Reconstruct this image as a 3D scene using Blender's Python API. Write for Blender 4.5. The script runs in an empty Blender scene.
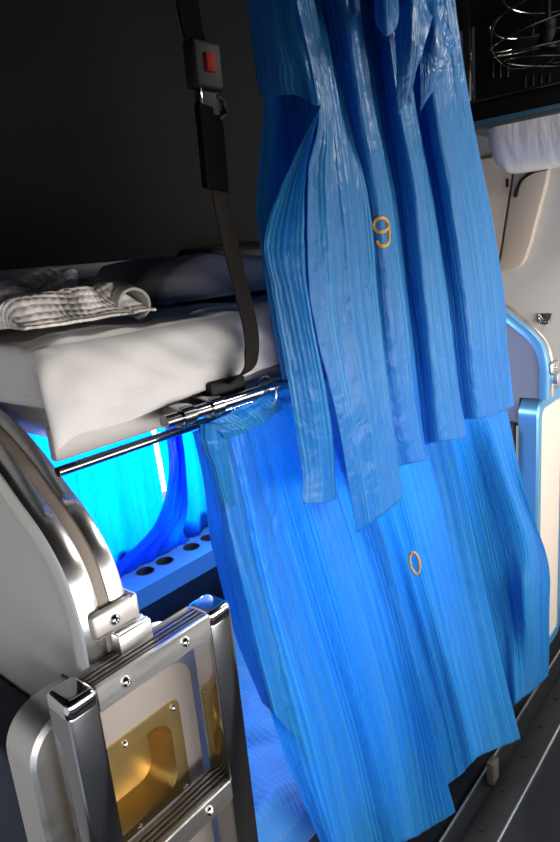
import bpy, bmesh, math, random
from mathutils import Vector, Matrix, noise
from mathutils.bvhtree import BVHTree
random.seed(4)
S = bpy.context.scene
COL = S.collection
PI = math.pi

# ------------------------------------------------------------------ camera
FPX = 638.0
AX = Vector((560, -216, FPX)).normalized()            # along the aisle, in camera axes (right, down, forward)
AD = Vector((230, 2479, FPX)); AD = (AD - AX * AX.dot(AD)).normalized()   # down
AY = AD.cross(AX)
if AY.z < 0: AY = -AY                                  # across, towards the window
CAM = Vector((0, -0.75, 1.78))
def wv(c): return Vector((AX.dot(c), AY.dot(c), -AD.dot(c)))
r_ = wv(Vector((1, 0, 0))); d_ = wv(Vector((0, 1, 0))); f_ = wv(Vector((0, 0, 1)))
cd = bpy.data.cameras.new('camera'); cam = bpy.data.objects.new('camera', cd); COL.objects.link(cam)
M = Matrix(((r_.x, -d_.x, -f_.x, CAM.x), (r_.y, -d_.y, -f_.y, CAM.y), (r_.z, -d_.z, -f_.z, CAM.z), (0, 0, 0, 1)))
cam.matrix_world = M
cd.sensor_width = 36; cd.lens = FPX / 842 * 36; cd.clip_start = 0.02
S.camera = cam
def ray(px, py): return wv(Vector((px - 280, py - 421, FPX)))
def P(px, py, y):                                      # the point of the plane Y = y seen at a photo pixel
    d = ray(px, py); k = (y - CAM.y) / d.y
    return CAM + d * k

# ------------------------------------------------------------------ world, lights, exposure
W = bpy.data.worlds.new('world'); S.world = W; W.use_nodes = True
bg = W.node_tree.nodes['Background']; bg.inputs[0].default_value = (0.8, 0.88, 1, 1); bg.inputs[1].default_value = 0.8
def area(name, loc, direc, sx, sy, power, col=(1, 1, 1)):
    l = bpy.data.lights.new(name, 'AREA'); l.shape = 'RECTANGLE'; l.size = sx; l.size_y = sy; l.energy = power; l.color = col
    o = bpy.data.objects.new(name, l); COL.objects.link(o); o.location = loc
    o.rotation_euler = Vector(direc).to_track_quat('-Z', 'Y').to_euler(); return o
area('aisle_window_daylight', (0.35, -1.86, 1.18), (0, 1, 0.0), 3.4, 0.66, 78, (1.0, 0.96, 0.92))
area('berth_window_daylight', (1.05, 1.08, 1.25), (0, -1, -0.1), 0.95, 0.58, 47, (0.97, 1, 1))
area('lower_curtain_fill', (1.40, 0.50, 1.50), (-0.1, -0.55, -0.6), 0.50, 0.08, 14, (0.92, 0.97, 1.0))  # unseen added light, brightens the lower curtain from behind
area('vestibule_lamp_light', (2.3, -0.9, 2.58), (-0.1, 0.25, -1), 0.8, 0.18, 30, (1.0, 0.95, 0.88))
area('end_wall_fill', (2.55, -1.86, 1.42), (0, 1, 0.05), 0.6, 0.8, 22, (1.0, 0.97, 0.94))  # invented source, added to brighten the far end wall
S.view_settings.view_transform = 'Standard'; S.view_settings.look = 'None'
S.view_settings.gamma = 1; S.view_settings.use_curve_mapping = False
S.view_settings.exposure = 0.0
S.cycles.max_bounces = 10; S.cycles.transparent_max_bounces = 12; S.cycles.transmission_bounces = 8
S.cycles.use_denoising = True
S.cycles.caustics_reflective = False

# ------------------------------------------------------------------ materials
def mat(name, col, rough=0.5, metal=0.0, bump=None, var=0.0, vscale=8, aniso=0.0, spec=0.5, coat=0.0, sheen=0.0, stretch=None):
    m = bpy.data.materials.new(name); m.use_nodes = True
    nt = m.node_tree; b = nt.nodes['Principled BSDF']
    b.inputs['Base Color'].default_value = (*col, 1); b.inputs['Roughness'].default_value = rough; b.inputs['Metallic'].default_value = metal
    b.inputs['Specular IOR Level'].default_value = spec
    if aniso: b.inputs['Anisotropic'].default_value = aniso
    if coat: b.inputs['Coat Weight'].default_value = coat
    if sheen: b.inputs['Sheen Weight'].default_value = sheen
    tc = nt.nodes.new('ShaderNodeTexCoord'); mp = nt.nodes.new('ShaderNodeMapping'); nt.links.new(tc.outputs['Object'], mp.inputs['Vector'])
    if stretch: mp.inputs['Scale'].default_value = stretch
    n = nt.nodes.new('ShaderNodeTexNoise'); n.inputs['Scale'].default_value = vscale; n.inputs['Detail'].default_value = 5
    nt.links.new(mp.outputs[0], n.inputs['Vector'])
    if var:
        mx = nt.nodes.new('ShaderNodeMix'); mx.data_type = 'RGBA'
        mx.inputs[6].default_value = (*[c * (1 - var) for c in col], 1); mx.inputs[7].default_value = (*[min(1, c * (1 + var)) for c in col], 1)
        nt.links.new(n.outputs['Fac'], mx.inputs[0]); nt.links.new(mx.outputs[2], b.inputs['Base Color'])
        mr = nt.nodes.new('ShaderNodeMapRange'); mr.inputs[3].default_value = max(0.02, rough * 0.75); mr.inputs[4].default_value = min(1, rough * 1.25)
        nt.links.new(n.outputs['Fac'], mr.inputs[0]); nt.links.new(mr.outputs[0], b.inputs['Roughness'])
    if bump:
        n2 = nt.nodes.new('ShaderNodeTexNoise'); n2.inputs['Scale'].default_value = bump[0]; n2.inputs['Detail'].default_value = 4
        nt.links.new(mp.outputs[0], n2.inputs['Vector'])
        bp = nt.nodes.new('ShaderNodeBump'); bp.inputs['Strength'].default_value = bump[1]; bp.inputs['Distance'].default_value = 0.01
        nt.links.new(n2.outputs['Fac'], bp.inputs['Height']); nt.links.new(bp.outputs[0], b.inputs['Normal'])
    return m

def curtain_mat(name, base, light, trans, tw, stripes=True):
    """striped satin: fine ribs across UV.x, part of the light passing through"""
    m = bpy.data.materials.new(name); m.use_nodes = True; nt = m.node_tree; N = nt.nodes; L = nt.links
    b = N['Principled BSDF']; out = N['Material Output']
    uv = N.new('ShaderNodeUVMap'); sep = N.new('ShaderNodeSeparateXYZ'); L.new(uv.outputs[0], sep.inputs[0])
    def M2(op, a, bb):
        q = N.new('ShaderNodeMath'); q.operation = op
        for i, v in ((0, a), (1, bb)):
            if v is None: continue
            if isinstance(v, (int, float)): q.inputs[i].default_value = v
            else: L.new(v, q.inputs[i])
        return q.outputs[0]
    x = sep.outputs[0]
    fine = M2('SINE', M2('MULTIPLY', x, 2 * PI * 112), None)
    cx = N.new('ShaderNodeCombineXYZ'); L.new(M2('MULTIPLY', x, 42), cx.inputs[0]); L.new(M2('MULTIPLY', sep.outputs[1], 0.35), cx.inputs[1])
    band = N.new('ShaderNodeTexNoise'); band.inputs['Scale'].default_value = 1.0; band.inputs['Detail'].default_value = 2; L.new(cx.outputs[0], band.inputs['Vector'])
    mask = N.new('ShaderNodeMapRange'); mask.inputs[1].default_value = 0.42; mask.inputs[2].default_value = 0.62; L.new(band.outputs['Fac'], mask.inputs[0])
    f01 = M2('MULTIPLY', M2('ADD', M2('MULTIPLY', fine, 0.5), 0.5), mask.outputs[0])
    mx = N.new('ShaderNodeMix'); mx.data_type = 'RGBA'; mx.inputs[6].default_value = (*base, 1); mx.inputs[7].default_value = (*light, 1)
    L.new(f01, mx.inputs[0]); L.new(mx.outputs[2], b.inputs['Base Color'])
    b.inputs['Roughness'].default_value = 0.36; b.inputs['Specular IOR Level'].default_value = 0.42
    b.inputs['Sheen Weight'].default_value = 0.04
    tc = N.new('ShaderNodeTexCoord')
    mp = N.new('ShaderNodeMapping'); mp.inputs['Scale'].default_value = (1, 1, 0.6); L.new(tc.outputs['Object'], mp.inputs[0])
    cr = N.new('ShaderNodeTexNoise'); cr.inputs['Scale'].default_value = 26; cr.inputs['Detail'].default_value = 5; cr.inputs['Distortion'].default_value = 1.2; L.new(mp.outputs[0], cr.inputs['Vector'])
    h = M2('ADD', M2('MULTIPLY', f01, 0.30), M2('MULTIPLY', cr.outputs['Fac'], 0.9))
    lw = N.new('ShaderNodeTexNoise'); lw.inputs['Scale'].default_value = 9; lw.inputs['Detail'].default_value = 3; lw.inputs['Distortion'].default_value = 2.0; L.new(mp.outputs[0], lw.inputs['Vector'])
    h = M2('ADD', h, M2('MULTIPLY', lw.outputs['Fac'], 1.6))
    h = M2('ADD', h, M2('MULTIPLY', band.outputs['Fac'], 0.45))
    bp = N.new('ShaderNodeBump'); bp.inputs['Strength'].default_value = 0.55; bp.inputs['Distance'].default_value = 0.009
    L.new(h, bp.inputs['Height']); L.new(bp.outputs[0], b.inputs['Normal'])
    t = N.new('ShaderNodeBsdfTranslucent'); t.inputs[0].default_value = (*trans, 1); L.new(bp.outputs[0], t.inputs['Normal'])
    ms = N.new('ShaderNodeMixShader'); ms.inputs[0].default_value = tw
    L.new(b.outputs[0], ms.inputs[1]); L.new(t.outputs[0], ms.inputs[2]); L.new(ms.outputs[0], out.inputs[0])
    return m

def waffle_mat(name, col, scale, strength):
    m = mat(name, col, 0.9, sheen=0.3, var=0.1, vscale=20); nt = m.node_tree; N = nt.nodes; L = nt.links
    uv = N.new('ShaderNodeUVMap'); mp = N.new('ShaderNodeMapping'); mp.inputs['Scale'].default_value = (scale, scale, 1); L.new(uv.outputs[0], mp.inputs[0])
    vo = N.new('ShaderNodeTexVoronoi'); vo.inputs['Scale'].default_value = 1; vo.inputs['Randomness'].default_value = 0.12; L.new(mp.outputs[0], vo.inputs['Vector'])
    bp = N.new('ShaderNodeBump'); bp.inputs['Strength'].default_value = strength; bp.inputs['Distance'].default_value = 0.006; bp.invert = True
    L.new(vo.outputs['Distance'], bp.inputs['Height']); L.new(bp.outputs[0], N['Principled BSDF'].inputs['Normal'])
    return m

MAT = dict(
    curtain=curtain_mat('striped_blue_satin', (0.016, 0.195, 0.44), (0.045, 0.33, 0.57), (0.006, 0.46, 0.98), 0.46),
    wcurtain=curtain_mat('sheer_blue_satin', (0.01, 0.26, 0.75), (0.03, 0.36, 0.8), (0.006, 0.36, 0.98), 0.8),
    thread=mat('ochre_thread', (0.52, 0.27, 0.03), 0.7, bump=(300, 0.4)),
    alu=mat('brushed_aluminium', (0.66, 0.65, 0.63), 0.32, 1.0, var=0.08, vscale=6, bump=(60, 0.05), stretch=(1, 12, 12)),
    alup=mat('satin_aluminium_panel', (0.50, 0.48, 0.46), 0.48, 1.0, var=0.07, vscale=4, bump=(90, 0.04), stretch=(1, 1, 0.15)),
    panel=mat('grey_laminate', (0.52, 0.505, 0.49), 0.40, 0.1, var=0.05, vscale=5),
    beige=mat('pinkish_beige_metal', (0.56, 0.49, 0.44), 0.36, 0.75, var=0.06, vscale=5, bump=(80, 0.03), stretch=(1, 1, 0.1)),
    chrome=mat('polished_steel', (0.62, 0.61, 0.60), 0.10, 1.0, var=0.10, vscale=9),
    dsteel=mat('dark_polished_steel', (0.30, 0.30, 0.31), 0.14, 1.0, var=0.15, vscale=10),
    brown=mat('dark_brown_metal', (0.045, 0.038, 0.032), 0.6),
    strip=mat('grey_strip', (0.24, 0.225, 0.21), 0.45, 0.3, var=0.1, vscale=12),
    panel_shaded=mat('grey_laminate_shaded', (0.17, 0.18, 0.21), 0.45, var=0.05, vscale=5),  # the partition's grey laminate again, with shade put into its colour
    tread=mat('ribbed_dark_aluminium', (0.22, 0.21, 0.20), 0.35, 0.9, var=0.1, vscale=14),
    trim=mat('satin_chrome', (0.74, 0.73, 0.70), 0.22, 1.0, var=0.06, vscale=6),
    brass=mat('brass_plate', (0.50, 0.36, 0.15), 0.38, 1.0, var=0.10, vscale=10),
    rubber=mat('taupe_rubber', (0.16, 0.13, 0.105), 0.6, bump=(200, 0.1)),
    black=mat('black_plastic', (0.006, 0.006, 0.0065), 0.6, spec=0.2),
    webbing=mat('dark_webbing', (0.016, 0.0135, 0.011), 0.95, spec=0.1, bump=(400, 0.5)),
    webblack=mat('black_webbing', (0.0025, 0.0025, 0.0025), 0.95, spec=0.05, bump=(400, 0.5)),
    red=mat('red_button', (0.22, 0.006, 0.004), 0.7, spec=0.15),
    sheet=mat('white_cotton', (0.47, 0.447, 0.434), 0.9, sheen=0.2, bump=(30, 0.12)),
    mattress=mat('mattress_ticking', (0.48, 0.46, 0.45), 0.9),
    waffle=waffle_mat('cream_waffle_cotton', (0.66, 0.60, 0.54), 95, 0.9),
    pillow=mat('grey_cotton', (0.30, 0.29, 0.31), 0.95, bump=(40, 0.3)),
    bluebl=waffle_mat('blue_blanket', (0.022, 0.18, 0.50), 70, 0.5),
    ledge=mat('blue_moulding', (0.05, 0.20, 0.48), 0.25, coat=0.4),
    wall=mat('grey_white_wall', (0.42, 0.42, 0.42), 0.5, var=0.04, vscale=3),
    white=mat('vestibule_white', (0.62, 0.60, 0.58), 0.45, var=0.05, vscale=3),
    cream=mat('cream_laminate', (0.62, 0.53, 0.44), 0.4, var=0.05, vscale=3),
    darkwall=mat('charcoal_vinyl', (0.010, 0.0095, 0.0105), 0.9, spec=0.15, bump=(60, 0.2), var=0.12, vscale=2),
    navy=mat('navy_plastic', (0.012, 0.016, 0.035), 0.45),
    navyp=mat('navy_panel', (0.006, 0.012, 0.03), 0.6),
    bluetrim=mat('blue_grey_trim', (0.13, 0.36, 0.60), 0.3, 0.6),
    floor=mat('dark_vinyl_floor', (0.004, 0.005, 0.007), 0.6, var=0.3, vscale=30, spec=0.25),
    bar=mat('dark_anodised_bar', (0.010, 0.010, 0.010), 0.5, 0.5, var=0.2, vscale=20),
    cover=mat('moulded_clear_plastic', (0.86, 0.85, 0.84), 0.34, 0.05, bump=(9, 0.5), stretch=(1, 3, 1)),
    wire=mat('steel_wire', (0.55, 0.53, 0.50), 0.25, 1.0),
    grey=mat('grey_soffit', (0.16, 0.165, 0.18), 0.45),
    glass=None)
g = bpy.data.materials.new('window_glass'); g.use_nodes = True
gb = g.node_tree.nodes['Principled BSDF']; gb.inputs['Transmission Weight'].default_value = 1; gb.inputs['Roughness'].default_value = 0.02; gb.inputs['IOR'].default_value = 1.1
MAT['glass'] = g

# ------------------------------------------------------------------ helpers
def link(name, bm, m, parent=None, smooth=True, solid=0.0, autosm=True):
    me = bpy.data.meshes.new(name); bm.to_mesh(me); bm.free()
    o = bpy.data.objects.new(name, me); COL.objects.link(o); me.materials.append(MAT[m])
    if smooth:
        for p in me.polygons: p.use_smooth = True
        if autosm: me.set_sharp_from_angle(angle=math.radians(38))
    if solid:
        s = o.modifiers.new('cloth thickness', 'SOLIDIFY'); s.thickness = solid; s.offset = 0
    if parent:
        o.parent = parent; o.matrix_parent_inverse = parent.matrix_world.inverted()
    return o
def thing(name, label, cat, loc=(0, 0, 0), group=None):
    o = bpy.data.objects.new(name, None); COL.objects.link(o); o.location = loc; o.empty_display_size = 0.05
    o.matrix_world = Matrix.Translation(loc)
    return tag(o, label, cat, group)
def tag(o, label, cat, group=None):
    o['label'] = label; o['category'] = cat
    if group: o['group'] = group
    return o
def struct(name, bm, m, parent=None, **k):
    o = link(name, bm, m, parent, **k)
    if not parent: o['kind'] = 'structure'
    return o
def box(bm, x0, x1, y0, y1, z0, z1, bev=0.0, seg=2, mtx=None):
    b = bmesh.new(); bmesh.ops.create_cube(b, size=1)
    bmesh.ops.scale(b, vec=(x1 - x0, y1 - y0, z1 - z0), verts=b.verts)
    if bev: bmesh.ops.bevel(b, geom=b.edges[:] + b.verts[:], offset=bev, segments=seg, affect='EDGES', profile=0.5)
    bmesh.ops.translate(b, vec=((x0 + x1) / 2, (y0 + y1) / 2, (z0 + z1) / 2), verts=b.verts)
    if mtx: b.transform(mtx)
    merge(bm, b); return bm
def merge(bm, b):
    me = bpy.data.meshes.new('t'); b.to_mesh(me); b.free(); bm.from_mesh(me); bpy.data.meshes.remove(me)
def B(*a, **k): return box(bmesh.new(), *a, **k)
def catmull(p0, p1, p2, p3, t):
    return 0.5 * ((2 * p1) + (-p0 + p2) * t + (2 * p0 - 5 * p1 + 4 * p2 - p3) * t * t + (-p0 + 3 * p1 - 3 * p2 + p3) * t ** 3)
def spline(pts, n):
    pts = [Vector(p) for p in pts]; out = []; m = len(pts) - 1
    for i in range(n + 1):
        s = i / n * m; k = min(int(s), m - 1); t = s - k
        out.append(catmull(pts[max(k - 1, 0)] if k else 2 * pts[0] - pts[1], pts[k], pts[k + 1], pts[k + 2] if k + 2 <= m else 2 * pts[m] - pts[m - 1], t))
    return out
def tube(bm, pts, r, seg=10, cap=True, closed=False):
    pts = [Vector(p) for p in pts]; n = len(pts); rings = []
    up = Vector((0.31, 0.2, 0.93))
    for i, p in enumerate(pts):
        a = pts[(i - 1) % n] if closed or i else p; c = pts[(i + 1) % n] if closed or i < n - 1 else p
        t = (c - a).normalized(); s = t.cross(up)
        if s.length < 1e-4: s = t.cross(Vector((1, 0, 0)))
        s.normalize(); u = s.cross(t).normalized()
        rr = r[i] if isinstance(r, (list, tuple)) else r
        rings.append([bm.verts.new(p + (s * math.cos(q) + u * math.sin(q)) * rr) for q in [2 * PI * k / seg for k in range(seg)]])
    for i in range(n if closed else n - 1):
        A, C = rings[i], rings[(i + 1) % n]
        for k in range(seg): bm.faces.new((A[k], A[(k + 1) % seg], C[(k + 1) % seg], C[k]))
    if cap and not closed:
        bm.faces.new(rings[0][::-1]); bm.faces.new(rings[-1])
    return bm
def ribbon(bm, pts, w, th, side=Vector((1, 0, 0))):
    """flat strap swept along pts; side = width direction"""
    pts = [Vector(p) for p in pts]; n = len(pts); rings = []
    for i, p in enumerate(pts):
        t = (pts[min(i + 1, n - 1)] - pts[max(i - 1, 0)]).normalized()
        sd = side[i] if isinstance(side, list) else side
        s = (sd - t * sd.dot(t)).normalized(); u = t.cross(s).normalized()
        rings.append([bm.verts.new(p + s * a * w / 2 + u * b * th / 2) for a, b in ((-1, -1), (1, -1), (1, 1), (-1, 1))])
    for i in range(n - 1):
        for k in range(4): bm.faces.new((rings[i][k], rings[i][(k + 1) % 4], rings[i + 1][(k + 1) % 4], rings[i + 1][k]))
    bm.faces.new(rings[0][::-1]); bm.faces.new(rings[-1]); return bm
def prism(bm, poly, axis, a0, a1, bev=0.0):
    """extrude a 2-D outline: axis 0 -> outline in (Y,Z), axis 1 -> outline in (X,Z), axis 2 -> (X,Y)"""
    b = bmesh.new()
    def v(p, a): return {0: (a, p[0], p[1]), 1: (p[0], a, p[1]), 2: (p[0], p[1], a)}[axis]
    A = [b.verts.new(v(p, a0)) for p in poly]; C = [b.verts.new(v(p, a1)) for p in poly]; n = len(poly)
    b.faces.new(A); b.faces.new(C[::-1])
    for i in range(n): b.faces.new((A[i], C[i], C[(i + 1) % n], A[(i + 1) % n]))
    bmesh.ops.recalc_face_normals(b, faces=b.faces)
    if bev:
        es = [e for e in b.edges if e.calc_face_angle(0) > 0.7]
        bmesh.ops.bevel(b, geom=es, offset=bev, segments=2, affect='EDGES', profile=0.5)
    merge(bm, b); return bm
def rrect(x0, x1, z0, z1, r, n=8):
    out = []
    for cx, cz, a in ((x1 - r, z1 - r, 0), (x0 + r, z1 - r, 90), (x0 + r, z0 + r, 180), (x1 - r, z0 + r, 270)):
        for i in range(n + 1):
            q = math.radians(a + 90 * i / n); out.append((cx + r * math.cos(q), cz + r * math.sin(q)))
    return out
def loft(bm, loops, cap0=False, cap1=False):
    R = [[bm.verts.new(p) for p in lp] for lp in loops]; n = len(R[0])
    for i in range(len(R) - 1):
        for k in range(n): bm.faces.new((R[i][k], R[i][(k + 1) % n], R[i + 1][(k + 1) % n], R[i + 1][k]))
    if cap0: bm.faces.new(R[0][::-1])
    if cap1: bm.faces.new(R[-1])
    bmesh.ops.recalc_face_normals(bm, faces=bm.faces); return bm
def screw(name, x, y, z, r, parent, m='chrome', axis='y'):
    bm = bmesh.new(); prof = [(1.0, 0), (1.0, 0.25), (0.8, 0.55), (0.45, 0.75), (0.4, 0.55), (0.02, 0.55)]
    loops = [[(x + r * a * math.cos(q), y - r * h, z + r * a * math.sin(q)) for q in [2 * PI * k / 14 for k in range(14)]] for a, h in prof]
    if axis == 'x': loops = [[(x - (y - p[1]), y + (p[0] - x), p[2]) for p in lp] for lp in loops]
    loft(bm, loops, cap1=True); return link(name, bm, m, parent)
def smoothnoise(*a): return noise.noise(Vector(a))

def cloth(bm, cols, nu, nv, ripple=None, u0=0.0, uscale=1.0):
    """cols: control columns of world points running from top to hem; a spline surface with ripples is laid through them"""
    vl = bm.loops.layers.uv.verify()
    cs = [spline(c, nv) for c in cols]
    rows = [spline([c[j] for c in cs], nu) for j in range(nv + 1)]
    mid = rows[nv // 3]; U = [u0]
    for i in range(nu): U.append(U[-1] + (mid[i + 1] - mid[i]).length * uscale)
    V = []
    for j in range(nv + 1):
        rv = []
        for i in range(nu + 1):
            p = rows[j][i].copy()
            if ripple: p = p + ripple(U[i], j / nv, p)
            rv.append(bm.verts.new(p))
        V.append(rv)
    for j in range(nv):
        for i in range(nu):
            f = bm.faces.new((V[j][i], V[j + 1][i], V[j + 1][i + 1], V[j][i + 1]))
            for lp, (a, b) in zip(f.loops, ((i, j), (i, j + 1), (i + 1, j + 1), (i + 1, j))): lp[vl].uv = (U[a], b / nv)
    return bm
def C(*pts): return [P(*p) for p in pts]
def CU(*pts): return [P(a, b, -0.055 + 1.75 * (c + 0.055)) for a, b, c in pts]
def ramp(x, a, b): return min(1, max(0, (x - a) / (b - a)))
def CL(*pts):                                           # the hem billows into the aisle, the top passes in front of the berth edge
    out = []
    for a, b, c in pts:
        yy = 0.015 + 1.5 * (c - 0.015) - 0.095 * ramp(a, 395, 470) * ramp(a, 532, 521) * ramp(b, 560, 735)
        if a >= 290 and b < 400: b -= 14; yy = min(yy, -0.002)
        out.append(P(a, b, yy))
    return out
def on_surface(o, pts, off):
    bt = BVHTree.FromPolygons([o.matrix_world @ v.co for v in o.data.vertices], [p.vertices[:] for p in o.data.polygons])
    out = []
    for px, py in pts:
        d = ray(px, py).normalized(); h = bt.ray_cast(CAM, d)
        out.append((h[0] if h[0] else P(px, py, -0.03)) - d * off)
    return out

# ================================================================== SETTING
struct('floor', B(-1.4, 3.0, -1.95, 0.95, -0.05, 0.0), 'floor', smooth=False)
struct('ceiling', B(-1.4, 3.0, -1.95, 0.95, 2.66, 2.72), 'darkwall', smooth=False)
# window wall of the berth side: lower light panel with an opening, upper dark vinyl
bm = bmesh.new()
WX0, WX1, WZ0, WZ1 = 0.55, 1.70, 0.93, 1.56
box(bm, -1.4, WX0, 0.87, 0.93, 0, 1.60); box(bm, WX1, 3.0, 0.87, 0.93, 0, 1.60)
box(bm, WX0, WX1, 0.87, 0.93, 0, WZ0); box(bm, WX0, WX1, 0.87, 0.93, WZ1, 1.60)
wl = struct('wall_back', bm, 'wall', smooth=False)
struct('trim_1', B(-1.4, 3.0, 0.865, 0.93, 1.60, 2.66), 'darkwall', smooth=False)
bm = bmesh.new()
box(bm, WX0 - 0.03, WX0 + 0.02, 0.855, 0.93, WZ0 - 0.03, WZ1 + 0.03, 0.008); box(bm, WX1 - 0.02, WX1 + 0.03, 0.855, 0.93, WZ0 - 0.03, WZ1 + 0.03, 0.008)
box(bm, WX0, WX1, 0.855, 0.93, WZ0 - 0.03, WZ0 + 0.02, 0.008); box(bm, WX0, WX1, 0.855, 0.93, WZ1 - 0.02, WZ1 + 0.03, 0.008)
wf = struct('window_1', bm, 'alu')
link('pane', B(WX0 + 0.02, WX1 - 0.02, 0.90, 0.905, WZ0 + 0.02, WZ1 - 0.02), 'glass', wf)
struct('ledge_shade_panel', B(0.47, 2.26, 0.862, 0.872, 0.0, 0.86), 'navy', smooth=False)  # dark sheet imitating the shade below the ledge
# dark blue rail on the upper wall
struct('trim_2', B(-0.3, 2.9, 0.835, 0.868, 1.752, 1.812, 0.006), 'navy')
# far end wall of the car
struct('wall_end', B(2.95, 3.0, -1.95, 0.93, 0, 2.66), 'white', smooth=False)
# opposite side of the car with its window opening
bm = bmesh.new()
box(bm, 2.1, 2.22, -1.95, -1.9, 0, 2.66); box(bm, 2.88, 3.0, -1.95, -1.9, 0, 2.66); box(bm, 2.22, 2.88, -1.95, -1.9, 0, 0.98); box(bm, 2.22, 2.88, -1.95, -1.9, 1.86, 2.66)  # end opening added to go with the end wall's extra light
box(bm, -1.4, 2.1, -1.95, -1.9, 0, 0.84); box(bm, -1.4, 2.1, -1.95, -1.9, 1.52, 2.66)
struct('wall_opposite', bm, 'wall', smooth=False)
# unseen light blockers: a half wall, then the opposite upper berth above its window
struct('near_light_blocker', B(-1.45, -1.4, -1.95, 0.93, 1.60, 2.66), 'panel', smooth=False)  # unseen half wall added to block world light up high
struct('opposite_berth_blocker', B(-1.4, 2.1, -1.90, -0.93, 1.53, 1.62, 0.01), 'panel', smooth=False)  # unseen berth slab, added and widened to shade the upper curtain
# floor trims by the aisle
bm = bmesh.new(); box(bm, 0.2, 2.95, -0.135, -0.05, 0.0, 0.012, 0.003); tb = struct('trim_3', bm, 'bar')
for k in range(14):
    bm = bmesh.new(); tube(bm, [(0.45 + k * 0.18, -0.082, 0.0115), (0.45 + k * 0.18, -0.082, 0.0155)], 0.009, 14); link('bolt', bm, 'black', tb)
bm = bmesh.new(); box(bm, 0.2, 2.95, -0.142, -0.135, 0.0, 0.014, 0.001); struct('trim_4', bm, 'alu')
bm = bmesh.new(); box(bm, 0.2, 2.95, 0.0, 0.006, 0.0, 0.012, 0.001); struct('trim_5', bm, 'alu')

# ================================================================== PARTITIONS WITH CURVED TRIM
EDGE = [(0.86, 1.588), (0.52, 1.588), (0.34, 1.588), (0.235, 1.582), (0.15, 1.538), (0.086, 1.487), (0.035, 1.445), (-0.004, 1.392), (-0.021, 1.325), (-0.022, 1.26), (-0.022, 1.208)]
def partition(x0, x1, label, far=False):
    t = thing('berth_partition', label, 'partition', ((x0 + x1) / 2, 0.4, 1.19), 'curved berth partitions')
    e = [Vector((0, p[0], p[1])) for p in EDGE]; e = spline(e, 54)
    nrm = []
    for i in range(len(e)):
        tg = (e[min(i + 1, len(e) - 1)] - e[max(i - 1, 0)]).normalized(); nrm.append(Vector((0, tg.z, -tg.y)) * -1)
    # nrm points outwards (up / towards the aisle)
    if nrm[20].z < 0: nrm = [-n for n in nrm]
    inner = [(p.y - n.y * 0.012, p.z - n.z * 0.012) for p, n in zip(e, nrm)]
    poly = inner + [(0.078, 1.208), (0.078, 1.10), (0.86, 1.10)]
    link('panel', prism(bmesh.new(), poly, 0, x0 + 0.004, x1 - 0.004), far and 'panel_shaded' or 'panel', t, smooth=False)
    def sweep(prof):                                   # prof: (x, outward offset) loop
        bm = bmesh.new()
        loops = [[(x, p.y + n.y * o, p.z + n.z * o) for x, o in prof] for p, n in zip(e, nrm)]
        return loft(bm, loops, True, True)
    w = x1 - x0
    def strip(xa, xb, h, r=0.006, base=-0.014):
        return [(xa, base), (xa, h - r), (xa + r * 0.3, h - r * 0.3), (xa + r, h), (xb - r, h), (xb - r * 0.3, h - r * 0.3), (xb, h - r), (xb, base)]
    link('trim_band', sweep(strip(x0 - 0.006, x0 + 0.032, 0.004, 0.012, -0.026)), far and 'bluetrim' or 'trim', t)  # far band is coloured blue to imitate the curtain's reflection
    link('trim_band', sweep(strip(x1 - 0.026, x1 + 0.003, 0.004, 0.007)), 'trim', t)
    link('rubber_insert', sweep(strip(x0 + 0.028, x1 - 0.024, 0.001, 0.003)), 'rubber', t)
    # corner bracket with its bolt
    bm = bmesh.new(); box(bm, x0 + 0.006, x1 + 0.012, -0.036, -0.024, 1.296, 1.336, 0.008, 3); box(bm, x1 + 0.003, x1 + 0.012, -0.036, 0.03, 1.296, 1.336, 0.003)
    br = link('bracket', bm, 'alup', t); screw('bolt', x0 + 0.040, -0.036, 1.316, 0.008, br)
    # short ridged channel the ladder hooks on to
    bm = bmesh.new(); box(bm, x1 - 0.035, x1 + 0.022, -0.046, 0.0, 1.258, 1.293, 0.003)
    for k in range(4): box(bm, x1 - 0.033, x1 + 0.020, -0.042 + k * 0.011, -0.036 + k * 0.011, 1.292, 1.2955, 0.001)
    link('channel', bm, 'alu', t)
    return t
partition(0.39, 0.46, 'grey berth partition with curved chrome and rubber edge beside the ladder')
partition(2.27, 2.34, 'far berth partition with curved edge behind the lower right of the upper curtain', True)

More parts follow.
